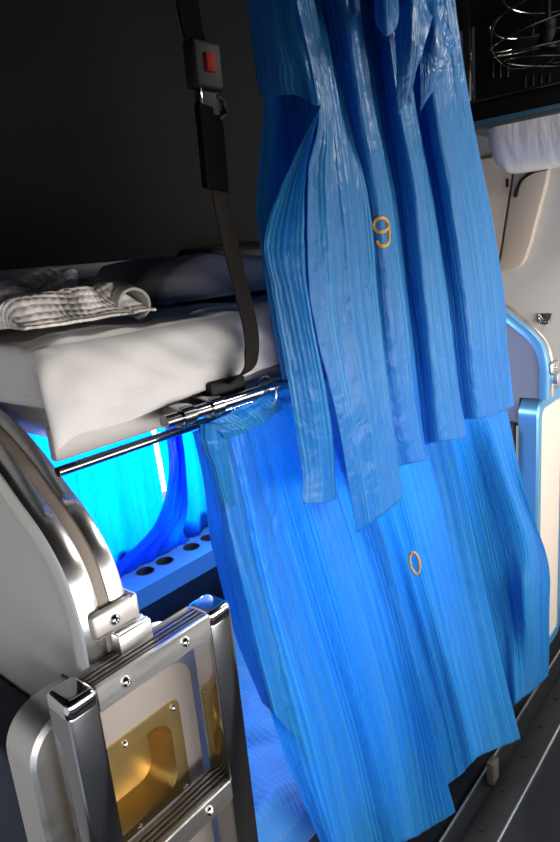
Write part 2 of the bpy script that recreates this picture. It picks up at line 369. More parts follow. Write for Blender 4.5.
# ================================================================== SEAT END PANELS
def seat_end(x0, x1, label, tray=True, face='beige', frame='alu'):
    t = thing('seat_end_panel', label, 'seat panel', ((x0 + x1) / 2, 0.03, 0.1), 'seat end panels')
    z0, z1 = 0.12, 1.205
    o = rrect(x0, x1, z0, z1, 0.062); i1 = rrect(x0 + 0.040, x1 - 0.040, z0 + 0.04, z1 - 0.040, 0.040)
    i0 = rrect(x0 + 0.006, x1 - 0.006, z0 + 0.006, z1 - 0.006, 0.058)
    bm = bmesh.new()
    loft(bm, [[(x, 0.07, z) for x, z in o], [(x, 0.006, z) for x, z in o], [(x, 0.0, z) for x, z in i0], [(x, 0.0, z) for x, z in i1], [(x, 0.008, z) for x, z in i1]])
    link('frame', bm, frame, t)
    pz = [(x, 0.006, z) for x, z in i1]
    bm = bmesh.new(); vs = [bm.verts.new(p) for p in pz]
    if tray:
        tx0, tx1, tz0, tz1 = x0 + 0.055, x1 - 0.070, 0.920, 1.100
        hole = [bm.verts.new((x, 0.006, z)) for x, z in rrect(tx0 + 0.012, tx1 - 0.012, tz0 + 0.012, tz1 - 0.012, 0.02)]
        n = len(vs)
        for k in range(n): bm.faces.new((vs[k], vs[(k + 1) % n], hole[(k + 1) % n], hole[k]))
    else: bm.faces.new(vs)
    bmesh.ops.recalc_face_normals(bm, faces=bm.faces)
    link('face', bm, face, t, smooth=False)
    if tray:
        A = rrect(tx0, tx1, tz0, tz1, 0.014); Bq = rrect(tx0 + 0.020, tx1 - 0.022, tz0 + 0.022, tz1 - 0.022, 0.036); Cq = rrect(tx0 + 0.034, tx1 - 0.036, tz0 + 0.034, tz1 - 0.030, 0.030)
        bm = bmesh.new()
        loft(bm, [[(x, 0.0065, z) for x, z in A], [(x, 0.002, z) for x, z in A], [(x, 0.002, z) for x, z in Bq], [(x, 0.010, z) for x, z in rrect(tx0 + 0.024, tx1 - 0.026, tz0 + 0.026, tz1 - 0.025, 0.034)], [(x, 0.052, z) for x, z in Cq]], cap1=True)
        tr = link('recessed_handle', bm, 'brass', t)
        for sx in (tx0 + 0.014, (tx0 + tx1) / 2 - 0.01, tx1 - 0.012):
            for sz in (tz0 + 0.012, tz1 - 0.012): screw('screw', sx, 0.002, sz, 0.0055, tr, 'chrome')
    return t
seat_end(0.292, 0.612, 'rounded beige metal seat end panel with brass recessed handle behind the ladder')
seat_end(2.245, 2.565, 'far cream seat end panel with a blue edge at the right side', tray=False, face='cream', frame='bluetrim')

# ================================================================== SEAT BACKS
for x0, x1, lb, y1 in ((0.300, 0.386, 'black seat back in the near bay below the left partition', 0.856), (2.180, 2.266, 'black seat back against the far partition behind the lower curtain', 0.69)):
    t = thing('bench_seat', lb, 'seat', ((x0 + x1) / 2, 0.45, 0.34), 'seat backs')
    link('cushion', B(x0, x1 + 0.007, 0.085, y1, 0.50, 1.118, 0.012, 3), 'navyp', t)
    link('shell', B(x0 + 0.01, x1 - 0.005, 0.09, y1 - 0.005, 0.0, 0.50, 0.005), 'black', t)

# ================================================================== LADDER
t = thing('berth_ladder', 'polished metal ladder with ridged treads standing by the lower berth', 'ladder', (0.47, -0.04, 0))
LX = ((0.318, 0.363), (0.564, 0.610)); LY0, LY1 = -0.078, -0.024; LZ = 1.268
for a, b in LX:
    st = link('stile', B(a, b, LY0, LY1, 0.0, LZ - 0.02, 0.006), 'dsteel', t)
    link('end_cap', B(a - 0.001, b + 0.001, LY0 - 0.001, LY1 + 0.001, LZ - 0.030, LZ, 0.010, 4), 'chrome', st)
for zt in (LZ - 0.003, LZ - 0.308, LZ - 0.613, LZ - 0.918):
    x0, x1 = LX[0][1], LX[1][0]; h = 0.036
    zb = zt - 0.005
    prof = [(LY0 + 0.002, zt - h), (LY0 + 0.002, zt - 0.002), (LY0 + 0.004, zt), (LY0 + 0.008, zt), (LY0 + 0.008, zb), (LY1 - 0.004, zb), (LY1 - 0.004, zt - h)]
    td = link('tread', prism(bmesh.new(), prof, 0, x0, x1), 'alu', t, smooth=False)
    prof = [(LY0 + 0.009, zb), (LY0 + 0.009, zt - 0.001)]; y = LY0 + 0.011
    while y < LY1 - 0.012:                            # ribs of the tread
        prof += [(y, zt), (y + 0.004, zt), (y + 0.005, zt - 0.004), (y + 0.008, zt - 0.004)]; y += 0.009
    prof += [(LY1 - 0.004, zt), (LY1 - 0.004, zb)]
    link('ribbed_top', prism(bmesh.new(), prof, 0, x0, x1), 'tread', td, smooth=False)
    for bx in (x0 + 0.044, x1 - 0.050): screw('bolt', bx, LY0 + 0.002, zt - h / 2, 0.0075, td)

# ================================================================== UPPER BERTH
t = thing('upper_berth', 'fold down upper berth board with a metal front strip under the white sheet', 'berth', (1.36, 0.44, 1.57))
link('board', B(0.475, 1.88, 0.03, 0.860, 1.545, 1.596, 0.004), 'alup', t)
link('front_strip', B(0.415, 1.88, 0.014, 0.030, 1.542, 1.590, 0.004), 'strip', t)
bm = bmesh.new(); tube(bm, [(0.57, -0.026, 1.562), (0.93, -0.026, 1.562)], 0.0105, 16); rl = link('guard_rail', bm, 'dsteel', t)
for x in (0.612, 0.672, 0.90):
    bm = bmesh.new(); box(bm, x - 0.014, x + 0.014, -0.030, 0.016, 1.545, 1.578, 0.004); tube(bm, [(x - 0.012, -0.026, 1.562), (x + 0.012, -0.026, 1.562)], 0.0145, 16)
    bk = link('rail_bracket', bm, 'dsteel', rl); screw('bolt', x + 0.001, -0.030, 1.552, 0.006, bk)
for x in (0.725, 1.66): link('strap_anchor', B(x - 0.04, x + 0.04, -0.010, 0.015, 1.558, 1.594, 0.004), 'black', t)

def mattress(name, x0, x1, y0, y1, z0, z1, r, m):
    bm = B(x0, x1, y0, y1, z0, z1, r, 4); return link(name, bm, m)
tag(mattress('berth_mattress', 0.440, 1.88, 0.045, 0.858, 1.597, 1.692, 0.028, 'mattress'), 'thin white mattress on the upper berth under the white sheet', 'mattress')

# white sheet draped over the mattress front
bm = bmesh.new(); cols = []
NX = 16
for k in range(NX + 1):
    x = 0.430 + (1.885 - 0.430) * (k / NX) ** 1.5
    hem = 1.572 + min(1, max(0, (x - 0.50) / 0.36)) * 0.022
    sag = 0.004 * math.sin(k * 1.7)
    cols.append([Vector((x, 0.85, 1.698)), Vector((x, 0.45, 1.700 + sag)), Vector((x, 0.12, 1.702 - sag)), Vector((x, 0.060, 1.699)), Vector((x, 0.028, 1.684)), Vector((x - 0.004, 0.012 + sag, 1.655)), Vector((x - 0.004 + sag, 0.004 - sag, (1.655 + hem) / 2)), Vector((x - 0.004, 0.004 + sag, hem))])
cols[0] = [p + Vector((-0.01, 0.01, -0.012)) for p in cols[0]]
cols.insert(0, [Vector((0.438, min(0.85, p.y + 0.03), 1.62 if p.z > 1.62 else p.z + 0.01)) for p in cols[0]])
def rip(u, v, p):
    a = 0.010 if v > 0.35 else 0.006
    n = smoothnoise(p.x * 7, p.y * 9, p.z * 5) * a + smoothnoise(p.x * 18 + p.z * 22, p.y * 10, p.z * 6) * a * 0.7
    return Vector((0, -abs(n) * (1 if v > 0.45 else 0), max(-0.003, n) if v <= 0.5 else 0))
cloth(bm, cols, 200, 110, rip)
tag(link('bed_sheet', bm, 'sheet', solid=0.002, autosm=False), 'white cotton sheet hanging over the front of the upper berth mattress', 'sheet')

# crumpled cream waffle blanket
def heap(bm, x0, x1, y0, y1, z0, H, nx=110, ny=90, edge=0.16):
    vl = bm.loops.layers.uv.verify(); V = []
    for j in range(ny + 1):
        row = []
        for i in range(nx + 1):
            a, b = i / nx, j / ny; x = x0 + (x1 - x0) * a; y = y0 + (y1 - y0) * b
            wx = smoothnoise(a * 4, b * 5, 7) * 0.035; wy = smoothnoise(a * 6, b * 4, 3) * 0.035
            e = min(a, 1 - a, b, 1 - b) / edge; e = min(1, e); e = math.sin(e * PI / 2)
            row.append(bm.verts.new((x + wx, y + wy, z0 + 0.003 + e * H(a, b))))
        V.append(row)
    for j in range(ny):
        for i in range(nx):
            f = bm.faces.new((V[j][i], V[j][i + 1], V[j + 1][i + 1], V[j + 1][i]))
            for lp, (p, q) in zip(f.loops, ((i, j), (i + 1, j), (i + 1, j + 1), (i, j + 1))): lp[vl].uv = (p / nx * (x1 - x0), q / ny * (y1 - y0))
    return bm
def Hw(a, b):
    r1 = math.exp(-((b - 0.16 - 0.06 * math.sin(a * 3)) / 0.10) ** 2) * 0.042
    r2 = math.exp(-((b - 0.40 - 0.10 * a) / 0.10) ** 2) * 0.052
    r3 = math.exp(-((b - 0.68 + 0.12 * a) / 0.12) ** 2) * 0.066
    pk = math.exp(-((a - 0.72) / 0.16) ** 2 - ((b - 0.5) / 0.30) ** 2) * 0.036
    return 0.010 + 0.8 * max(r1, r2, r3) + 0.55 * pk + 0.009 * smoothnoise(a * 5, b * 6, 2)
bm = heap(bmesh.new(), 0.44, 0.665, 0.075, 0.40, 1.713, Hw)
# rolled right end: a lip of cloth curling over
lip = []
for k in range(9):
    q = k / 8; c = Vector((0.632 + 0.012 * math.sin(q * PI), 0.085 + 0.25 * q, 1.728 + 0.022 * math.sin(q * PI)))
    lip.append([c + Vector((0.030 * math.cos(an), 0.0, 0.024 * math.sin(an))) for an in [math.radians(200 - 285 * s / 8) for s in range(9)]])
cloth(bm, lip, 40, 30)
tag(link('waffle_blanket', bm, 'waffle', solid=0.004, autosm=False), 'crumpled cream waffle weave blanket on the near end of the upper berth', 'blanket')
# grey pillow behind
def Hp(a, b): return 0.075 * (max(0, 1 - (2 * a - 1) ** 4) * max(0, 1 - (2 * b - 1) ** 4)) ** 0.5 + 0.012 * smoothnoise(a * 4, b * 4, 9) + 0.010 * math.exp(-((a - 0.3) / 0.1) ** 2)
bm = heap(bmesh.new(), 0.75, 1.36, 0.16, 0.58, 1.713, Hp, 70, 60, 0.2)
tag(link('crumpled_pillow', bm, 'pillow', solid=0.003, autosm=False), 'dark grey crumpled pillow behind the safety strap on the upper berth', 'pillow')
# dark folded bundle further in
bm = heap(bmesh.new(), 1.30, 1.86, 0.61, 0.82, 1.713, lambda a, b: 0.11 + 0.02 * smoothnoise(a * 3, b * 3, 1), 50, 40, 0.12)
tag(link('folded_bundle', bm, 'black', solid=0.003, autosm=False), 'black folded bundle deep on the upper berth against the dark wall', 'bundle')

# ================================================================== SAFETY STRAP
t = thing('safety_strap', 'dark webbing safety strap with a red buttoned buckle hanging before the upper berth', 'strap', (0.72, -0.03, 1.6))
sx = Vector((1, 0.25, 0))
link('upper_webbing', ribbon(bmesh.new(), spline([(0.693, -0.018, 2.66), (0.700, -0.024, 2.3), (0.709, -0.03, 2.12), (0.718, -0.032, 2.075)], 14), 0.056, 0.003, sx), 'webblack', t)
bk = link('buckle', B(0.695, 0.752, -0.044, -0.020, 2.022, 2.086, 0.006, 3), 'black', t)
link('release_button', B(0.716, 0.735, -0.048, -0.041, 2.044, 2.070, 0.003), 'red', bk)
bm = bmesh.new(); box(bm, 0.700, 0.745, -0.036, -0.031, 1.990, 2.026, 0.002); tube(bm, [(0.742, -0.033, 2.016), (0.758, -0.033, 2.012), (0.758, -0.033, 1.992), (0.742, -0.033, 1.986)], 0.005, 8)
link('latch_plate', bm, 'black', t)
link('plate_edge', B(0.703, 0.708, -0.040, -0.036, 1.992, 2.024, 0.001), 'dsteel', bpy.data.objects['latch_plate'])
link('webbing_loop', ribbon(bmesh.new(), spline([(0.724, -0.033, 2.000), (0.722, -0.034, 1.95), (0.718, -0.036, 1.885)], 10), 0.062, 0.009, sx), 'webblack', t)
link('lower_webbing', ribbon(bmesh.new(), spline([(0.726, -0.030, 1.995), (0.734, -0.030, 1.86), (0.752, -0.032, 1.75), (0.764, -0.034, 1.680), (0.764, -0.034, 1.640), (0.750, -0.034, 1.612), (0.733, -0.024, 1.596), (0.720, -0.014, 1.588)], 40), 0.045, 0.003, [Vector((1, 0.25 + (0.0 if i < 26 else (i - 26) * 0.04), 0)) for i in range(41)]), 'webbing', t)

# ================================================================== CURTAIN ROD + RING
t = tag(link('curtain_rod', tube(bmesh.new(), [(0.434, 0.052, 1.517), (1.90, 0.052, 1.517)], 0.0075, 14), 'dsteel'), 'dark steel curtain rod just under the front edge of the upper berth', 'curtain rod')
bm = bmesh.new(); c0 = Vector((0.795, -0.026, 1.556))
tube(bm, [c0 + Vector((0.006 * math.sin(q), 0.024 * math.cos(q), 0.028 * math.sin(q))) for q in [2 * PI * k / 28 for k in range(28)]], 0.0017, 6, closed=True)
tag(link('curtain_ring', bm, 'wire'), 'thin steel ring holding the lower curtain corner on the guard rail', 'ring')

# ================================================================== UPPER CURTAIN
def rip_up(u, v, p):
    a = 0.0012 + 0.0015 * (1 - v)
    q = math.sin(u * 2 * PI * 17 + 1.2 * smoothnoise(u * 4, v * 2, 0) * 3) * a + math.sin(u * 2 * PI * 41 + 2 * v) * 0.0005
    q += smoothnoise(u * 16, v * 4, 5) * 0.006 + smoothnoise(u * 45, v * 26, 8) * 0.0014
    return Vector((0, q * (1 - 0.6 * v ** 5), 0))
bm = bmesh.new()
y = -0.055
# main sheet, from the turned-back fold to the far edge; pleats come forward and go back
cloth(bm, [
    CU((289, -34, y - .015), (318, 106, y - .035), (308, 180, y - .030), (312, 300, y - .03), (340, 430, y - .025), (357, 533, y - .02)),
    CU((304, -34, y - .005), (331, 112, y - .02), (338, 190, y - .03), (350, 320, y - .03), (366, 420, y - .03), (381, 516, y - .03)),
    CU((322, -34, y + .020), (347, 112, y + .006), (366, 200, y - .01), (378, 320, y - .02), (392, 420, y - .025), (403, 498, y - .02)),
], 90, 150, rip_up)
cloth(bm, [
    CU((296, -34, y + .03), (338, 112, y + .02), (352, 200, y + .01), (364, 320, y + .01), (374, 420, y + .008), (384, 474, y + .01)),
    CU((320, -34, y + .00), (347, 112, y + .008), (365, 200, y - .004), (377, 320, y - .005), (389, 410, y - .005), (400, 466, y - .005)),
    CU((340, -34, y - .020), (362, 112, y - .015), (380, 200, y - .018), (393, 320, y - .018), (404, 400, y - .015), (414, 463, y - .015)),
    CU((356, -34, y + .015), (376, 112, y + .010), (393, 200, y + .004), (407, 310, y + .00), (417, 395, y - .002), (427, 459, y - .004)),
    CU((366, -34, y + .035), (380, 112, y + .03), (396, 200, y + .02), (408, 305, y + .018), (418, 385, y + .015), (424, 446, y + .015)),
    CU((378, -34, y - .006), (400, 112, y - .012), (416, 200, y - .012), (426, 300, y - .012), (436, 380, y - .012), (443, 441, y - .012)),
    CU((394, -34, y + .01), (416, 112, y + .008), (433, 200, y + .004), (446, 300, y + .0), (456, 380, y - .004), (466, 437, y - .005)),
    CU((400, -34, y + .032), (418, 112, y + .03), (434, 200, y + .022), (447, 295, y + .018), (456, 370, y + .015), (463, 421, y + .015)),
    CU((418, -34, y - .01), (436, 112, y - .01), (452, 200, y - .012), (466, 290, y - .010), (474, 365, y - .01), (480, 418, y - .01)),
    CU((434, -34, y + .015), (452, 112, y + .012), (470, 200, y + .008), (484, 285, y + .004), (491, 360, y + .002), (498, 413, y + .002)),
    CU((452, -34, y + .02), (471, 112, y + .02), (490, 200, y + .014), (502, 280, y + .010), (508, 350, y + .006), (514, 406, y + .006)),
], 330, 150, rip_up, u0=0.3)
# dark upper wing left of the fold, ending in a drooping lower edge
cloth(bm, [
    CU((243, -34, y + .07), (247, 20, y + .065), (254, 65, y + .065), (261, 97, y + .065)),
    CU((262, -34, y + .022), (266, 20, y + .012), (274, 66, y + .01), (279, 95, y + .014)),
    CU((278, -34, y - .002), (284, 20, y - .008), (294, 68, y - .014), (300, 96, y - .012)),
    CU((290, -34, y - .014), (299, 20, y - .020), (310, 70, y - .028), (318, 107, y - .035)),
    CU((304, -34, y + .004), (312, 20, y + .0), (324, 70, y - .008), (330, 107, y - .012)),
], 60, 50, rip_up, u0=-0.2)
# front sheet below the drooping edge, reaching left along the slanting turned edge
cloth(bm, [
    CU((318, 106, y - .035), (292, 160, y - .018), (266, 232, y - .008), (272, 290, y - .005), (291, 400, y - .005), (302, 470, y - .002), (303, 504, y - .002)),
    CU((318.6, 106.5, y - .036), (298, 165, y - .022), (283, 240, y - .020), (290, 300, y - .018), (308, 405, y - .014), (319, 470, y - .01), (320, 503, y - .01)),
    CU((319, 107, y - .037), (305, 170, y - .030), (305, 245, y - .034), (311, 310, y - .034), (328, 405, y - .024), (336, 460, y - .012), (336, 499, y - .004)),
], 60, 150, rip_up, u0=-0.12)
# inner layer seen in the hollow behind the turned edge
cloth(bm, [
    CU((254, 60, y + .060), (262, 110, y + .060), (256, 200, y + .05), (262, 262, y + .030), (282, 380, y + .012)),
    CU((268, 60, y + .045), (276, 110, y + .040), (274, 200, y + .03), (282, 262, y + .015), (300, 380, y + .004)),
    CU((286, 60, y + .060), (292, 110, y + .055), (296, 200, y + .035), (302, 262, y + .020), (318, 380, y + .006)),
    CU((308, 60, y + .040), (324, 110, y + .030), (324, 200, y + .02), (328, 262, y + .010), (338, 380, y + .004)),
], 60, 80, rip_up, u0=-0.5)
# folded header flaps at the top
cloth(bm, [
    CU((374, -34, y - .02), (374, 4, y - .030), (376, 24, y - .04)),
    CU((384, -34, y - .02), (384, 10, y - .055), (386, 36, y - .065)),
    CU((394, -34, y - .02), (395, 8, y - .045), (396, 28, y - .05)),
    CU((398, -34, y - .015), (399, 0, y - .025), (399, 14, y - .03)),
], 30, 24, u0=1.2)
cloth(bm, [
    CU((394, -30, y - .02), (396, 40, y - .024), (397, 84, y - .024), (398, 116, y - .018)),
    CU((412, -30, y - .035), (412, 34, y - .040), (412, 68, y - .036), (408, 96, y - .028)),
    CU((432, 16, y - .03), (426, 38, y - .036), (420, 58, y - .032), (414, 80, y - .028)),
], 40, 50, rip_up, u0=1.4)
cloth(bm, [
    CU((420, -20, y - .012), (420, 30, y - .016), (420, 76, y - .018), (420, 112, y - .012)),
    CU((440, 0, y - .022), (436, 40, y - .028), (432, 74, y - .026), (428, 98, y - .020)),
    CU((456, 46, y - .016), (449, 60, y - .022), (442, 74, y - .022), (436, 88, y - .02)),
], 40, 50, rip_up, u0=1.7)
uc = tag(link('berth_curtain', bm, 'curtain', solid=0.0012, autosm=False), 'upper blue striped curtain hanging with a gold number 9', 'curtain', 'striped berth curtains')
nine = on_surface(uc, [(388 - 0 + 7.4 * math.cos(q) - 7.4, 225 - 7.2 * math.sin(q)) for q in [2 * PI * k / 22 for k in range(23)]], 0.003)
tail = on_surface(uc, [(388, 225), (388.6, 231), (389, 237), (388.4, 242), (386, 245.4), (382, 246.2), (378.4, 244.6), (376.6, 241)], 0.003)
bm = bmesh.new(); tube(bm, nine, 0.0035, 8); tube(bm, spline(tail, 24), 0.0035, 8)
link('number_nine', bm, 'thread', uc)['label'] = 'gold embroidered 9'

# ================================================================== LOWER CURTAIN
def rip_lo(u, v, p):
    a = 0.0010 + 0.0022 * v
    q = math.sin(u * 2 * PI * 19 + 3.2 * smoothnoise(u * 4, v * 2, 3)) * a + math.sin(u * 2 * PI * 47 + 2 * v) * (0.0003 + 0.0030 * max(0, v - 0.6))
    q += smoothnoise(u * 15, v * 3.5, 15) * 0.007 + smoothnoise(u * 45, v * 22, 28) * 0.0011
    return Vector((0, q * (1 - 0.7 * v ** 5), 0))
bm = bmesh.new(); y = 0.03
# left strip, a fold that turns under and ends above the hem
cloth(bm, [
    CL((193, 432, y + .02), (205, 490, y + .03), (216, 560, y + .04), (234, 630, y + .035), (262, 702, y + .02)),
    CL((206, 424, y - .012), (222, 490, y - .014), (236, 560, y - .018), (256, 640, y - .016), (276, 716, y - .012)),
    CL((226, 418, y - .006), (240, 490, y - .004), (258, 570, y - .0), (282, 660, y - .0), (312, 760, y - .0)),
], 70, 130, rip_lo, u0=0)
# the broad sheet
cloth(bm, [
    CL((212, 420, y + .012), (232, 500, y + .012), (250, 600, y + .010), (270, 712, y + .004), (322, 846, y - .0)),
    CL((232, 412, y - .004), (250, 500, y - .006), (278, 610, y - .012), (314, 740, y - .018), (344, 856, y - .02)),
    CL((252, 404, y + .004), (276, 500, y + .012), (308, 610, y + .010), (345, 735, y + .006), (372, 852, y + .004)),
    CL((270, 396, y - .006), (308, 490, y - .012), (344, 610, y - .018), (378, 730, y - .024), (404, 842, y - .028)),
    CL((300, 385, y + .008), (340, 490, y + .012), (374, 605, y + .010), (404, 720, y + .002), (424, 832, y - .004)),
    CL((330, 375, y - .004), (370, 490, y - .010), (404, 605, y - .016), (432, 720, y - .022), (456, 812, y - .026)),
], 230, 150, rip_lo, u0=0.1)
cloth(bm, [
    CL((300, 375, y + .03), (344, 490, y + .03), (380, 605, y + .03), (408, 700, y + .02), (426, 792, y + .012)),
    CL((322, 375, y + .022), (366, 490, y + .022), (404, 605, y + .022), (430, 700, y + .012), (448, 784, y + .006)),
    CL((345, 370, y + .01), (388, 490, y + .005), (420, 600, y + .0), (446, 700, y - .002), (463, 772, y - .004)),
    CL((372, 361, y - .004), (412, 488, y - .010), (440, 595, y - .014), (462, 690, y - .018), (478, 757, y - .02)),
    CL((398, 350, y + .012), (438, 480, y + .010), (462, 590, y + .006), (482, 680, y + .002), (498, 748, y - .002)),
    CL((420, 343, y - .002), (458, 470, y - .006), (484, 585, y - .010), (504, 668, y - .012), (521, 739, y - .014)),
], 160, 150, rip_lo, u0=0.9)
cloth(bm, [
    CL((396, 352, .045), (430, 480, .05), (452, 585, .055), (470, 660, .055), (496, 722, .05)),
    CL((414, 345, .035), (450, 470, .045), (478, 585, .050), (494, 650, .05), (508, 712, .044)),
    CL((436, 338, .03), (472, 460, .02), (497, 562, .010), (509, 612, .012), (518, 702, .016)),
    CL((458, 330, .02), (494, 452, -.02), (524, 548, -.046), (526, 610, -.042), (534, 690, -.036)),
    CL((474, 322, .02), (508, 456, -.026), (538, 550, -.042), (540, 610, -.044), (542, 682, -.040)),
    CL((486, 318, .02), (522, 478, -.036), (548, 558, -.046), (549, 612, -.048), (548, 676, -.046)),
], 120, 150, rip_lo, u0=1.5)
# gathered corner at the rod: the cloth doubles back into a hollow curl
curl = []
for k in range(8):
    an = math.radians(-150 + 300 * k / 7)
    cx, cy = 212, 446
    curl.append(C((cx + 15 * math.cos(an), 426 - 3 * math.sin(an), 0.005 - .020 * math.sin(an)), (cx + 2 + 13 * math.cos(an), 444, 0.0 - .026 * math.sin(an)), (cx + 8 + 9 * math.cos(an), 470, 0.012 - .018 * math.sin(an)), (cx + 16 + 6 * math.cos(an), 505, 0.025 - .008 * math.sin(an))))
cloth(bm, curl, 50, 36, rip_lo, u0=2)
# header band drawn up to the ring
cloth(bm, [
    C((196, 430, -.004), (212, 428, -.016), (226, 440, -.014)),
    C((222, 416, -.014), (236, 424, -.022), (246, 432, -.018)),
    C((248, 404, -.018), (256, 413, -.022), (264, 422, -.014)),
    C((268, 392, -.024), (276, 398, -.018), (283, 408, -.008)),
], 50, 20, rip_lo, u0=2.4)
lc = tag(link('berth_curtain', bm, 'curtain', solid=0.0012, autosm=False), 'lower blue striped curtain spread wide with a gold number 0', 'curtain', 'striped berth curtains')
zero = [(414.8 + 4.6 * math.cos(q) * math.cos(.2) + 10.8 * math.sin(q) * math.sin(.2), 562.8 - 4.6 * math.cos(q) * math.sin(.2) + 10.8 * math.sin(q) * math.cos(.2)) for q in [2 * PI * k / 30 for k in range(30)]]
bm = bmesh.new(); tube(bm, on_surface(lc, zero, 0.003), 0.0034, 8, closed=True)
link('number_zero', bm, 'thread', lc)['label'] = 'gold embroidered 0'

# ================================================================== WINDOW LEDGE WITH CUP HOLES
bm = bmesh.new()
holes = [1.053, 1.131, 1.245, 1.325]; hy, hr = 0.780, 0.026
LX0, LX1, LYa, LYb, LZt = 0.475, 2.26, 0.700, 0.868, 0.882
cells = [LX0]; 
for h in holes: cells += [h - 0.034, h + 0.034]
cells.append(LX1)
def quad(pts): bm.faces.new([bm.verts.new(p) for p in pts])
for k in range(len(cells) - 1):
    a, b = cells[k], cells[k + 1]
    if k % 2 == 0: quad([(a, LYa, LZt), (b, LYa, LZt), (b, LYb, LZt), (a, LYb, LZt)])
    else:
        h = holes[k // 2]; n = 32
        sq = []
        for i in range(n):
            q = 2 * PI * i / n - PI * 0.75 ; c, s = math.cos(q), math.sin(q); m = max(abs(c), abs(s))
            xx = h + 0.034 * c / m; yy = hy + s / m * ((hy - LYa) if s < 0 else (LYb - hy)); sq.append(bm.verts.new((xx, yy, LZt)))
        ci = [bm.verts.new((h + hr * math.cos(2 * PI * i / n - PI * 0.75), hy + hr * math.sin(2 * PI * i / n - PI * 0.75), LZt)) for i in range(n)]
        for i in range(n): bm.faces.new((sq[i], sq[(i + 1) % n], ci[(i + 1) % n], ci[i]))
quad([(LX0, LYa, LZt), (LX0, LYa, LZt - .06), (LX1, LYa, LZt - .06), (LX1, LYa, LZt)])
quad([(LX0, LYa, LZt - .06), (LX0, LYb, LZt - .06), (LX1, LYb, LZt - .06), (LX1, LYa, LZt - .06)])
quad([(LX0, LYa, LZt), (LX0, LYb, LZt), (LX0, LYb, LZt - .06), (LX0, LYa, LZt - .06)])
bmesh.ops.remove_doubles(bm, verts=bm.verts, dist=1e-5); bmesh.ops.recalc_face_normals(bm, faces=bm.faces)
t = tag(link('window_ledge', bm, 'ledge', smooth=False), 'moulded ledge with round cup holes beneath the glowing window curtains', 'ledge')
for h in holes:
    bm = bmesh.new()
    loops = [[(h + r * math.cos(q), hy + r * math.sin(q), z) for q in [2 * PI * k / 28 for k in range(28)]] for r, z in ((hr + 0.003, LZt + 0.001), (hr, LZt + 0.002), (hr - 0.002, LZt - 0.002), (hr - 0.003, LZt - 0.055))]
    loft(bm, loops, cap1=True); link('cup_well', bm, 'navyp', t)
# shade under the ledge is a dark sheet on the wall
# ================================================================== WINDOW CURTAINS
def rip_w(u, v, p): return Vector((0, math.sin(u * 2 * PI * 10 + 2 * smoothnoise(u * 3, v, 1)) * 0.013 + smoothnoise(u * 12, v * 5, 4) * 0.006, 0))
def vcol(x, y, z1, z0, dx=0.0): return [Vector((x + dx * s, y, z1 + (z0 - z1) * s)) for s in (0, .33, .66, 1)]
bm = bmesh.new()
cloth(bm, [vcol(0.50 + k * 0.117, 0.838 + 0.006 * (-1) ** k, 1.535, 0.886, 0.01) for k in range(7)], 90, 40, rip_w)
tag(link('window_curtain', bm, 'wcurtain', solid=0.001, autosm=False), 'glowing cyan window curtain hanging flat at the left of the window', 'curtain', 'window curtains')
bm = bmesh.new()
cloth(bm, [vcol(1.208 + k * 0.096, 0.840 + 0.006 * (-1) ** k, 1.535, 0.886, 0.03) for k in range(8)], 110, 40, rip_w)
# the inner edge gathered and swept to the left on the ledge
gx = []
for k in range(7):
    a = k / 6 - 0.5
    gx.append([Vector((1.255 + a * 0.06, 0.832, 1.50)), Vector((1.268 + a * 0.05, 0.815 + 0.014 * (-1) ** k, 1.28)), Vector((1.255 + a * 0.06, 0.806 + 0.016 * (-1) ** k, 1.13)), Vector((1.205 + a * 0.13, 0.800 + 0.014 * (-1) ** k, 1.00)), Vector((1.12 + a * 0.26, 0.808 + 0.01 * (-1) ** k, 0.93)), Vector((1.09 + a * 0.36, 0.815, 0.888))])
cloth(bm, gx, 60, 50, lambda u, v, p: Vector((0, math.sin(u * 160) * 0.004, 0)))
tag(link('window_curtain', bm, 'wcurtain', solid=0.001, autosm=False), 'blue window curtain gathered into a dark swept fold over the cup holes', 'curtain', 'window curtains')
tag(link('window_rail', tube(bmesh.new(), [(0.48, 0.84, 1.530), (1.9, 0.84, 1.530)], 0.006, 10), 'alu'), 'thin rail carrying the window curtains under the berth', 'rail')

# ================================================================== LOWER BERTH
t = thing('lower_berth', 'lower berth seat base with a mattress under the blue blanket', 'berth', (1.4, 0.42, 0))
link('base', B(0.63, 2.15, 0.13, 0.858, 0.0, 0.34, 0.01), 'navyp', t)
link('cushion', B(0.625, 2.15, 0.118, 0.858, 0.342, 0.455, 0.025, 3), 'bluebl', t)
def Hb(a, b):
    return 0.055 + 0.05 * smoothnoise(a * 5 + b * 2, b * 4, 3) + 0.03 * smoothnoise(a * 12, b * 9, 6) + 0.13 * max(0, b - 0.55) * 2 * (1 - 0.4 * a) + 0.03 * math.sin(a * 14 - b * 7) * (1 - b)
bm = heap(bmesh.new(), 0.64, 1.90, 0.115, 0.84, 0.458, Hb, 150, 110, 0.07)
tag(link('bed_blanket', bm, 'bluebl', solid=0.004, autosm=False), 'rumpled blue blanket on the lower berth between ladder and curtain', 'blanket')
# post at the floor beyond the curtain hem
tag(link('floor_post', B(1.715, 1.760, -0.046, -0.020, 0.0, 0.085, 0.003), 'brown'), 'short brown post stub on the floor under the lower curtain hem', 'post')

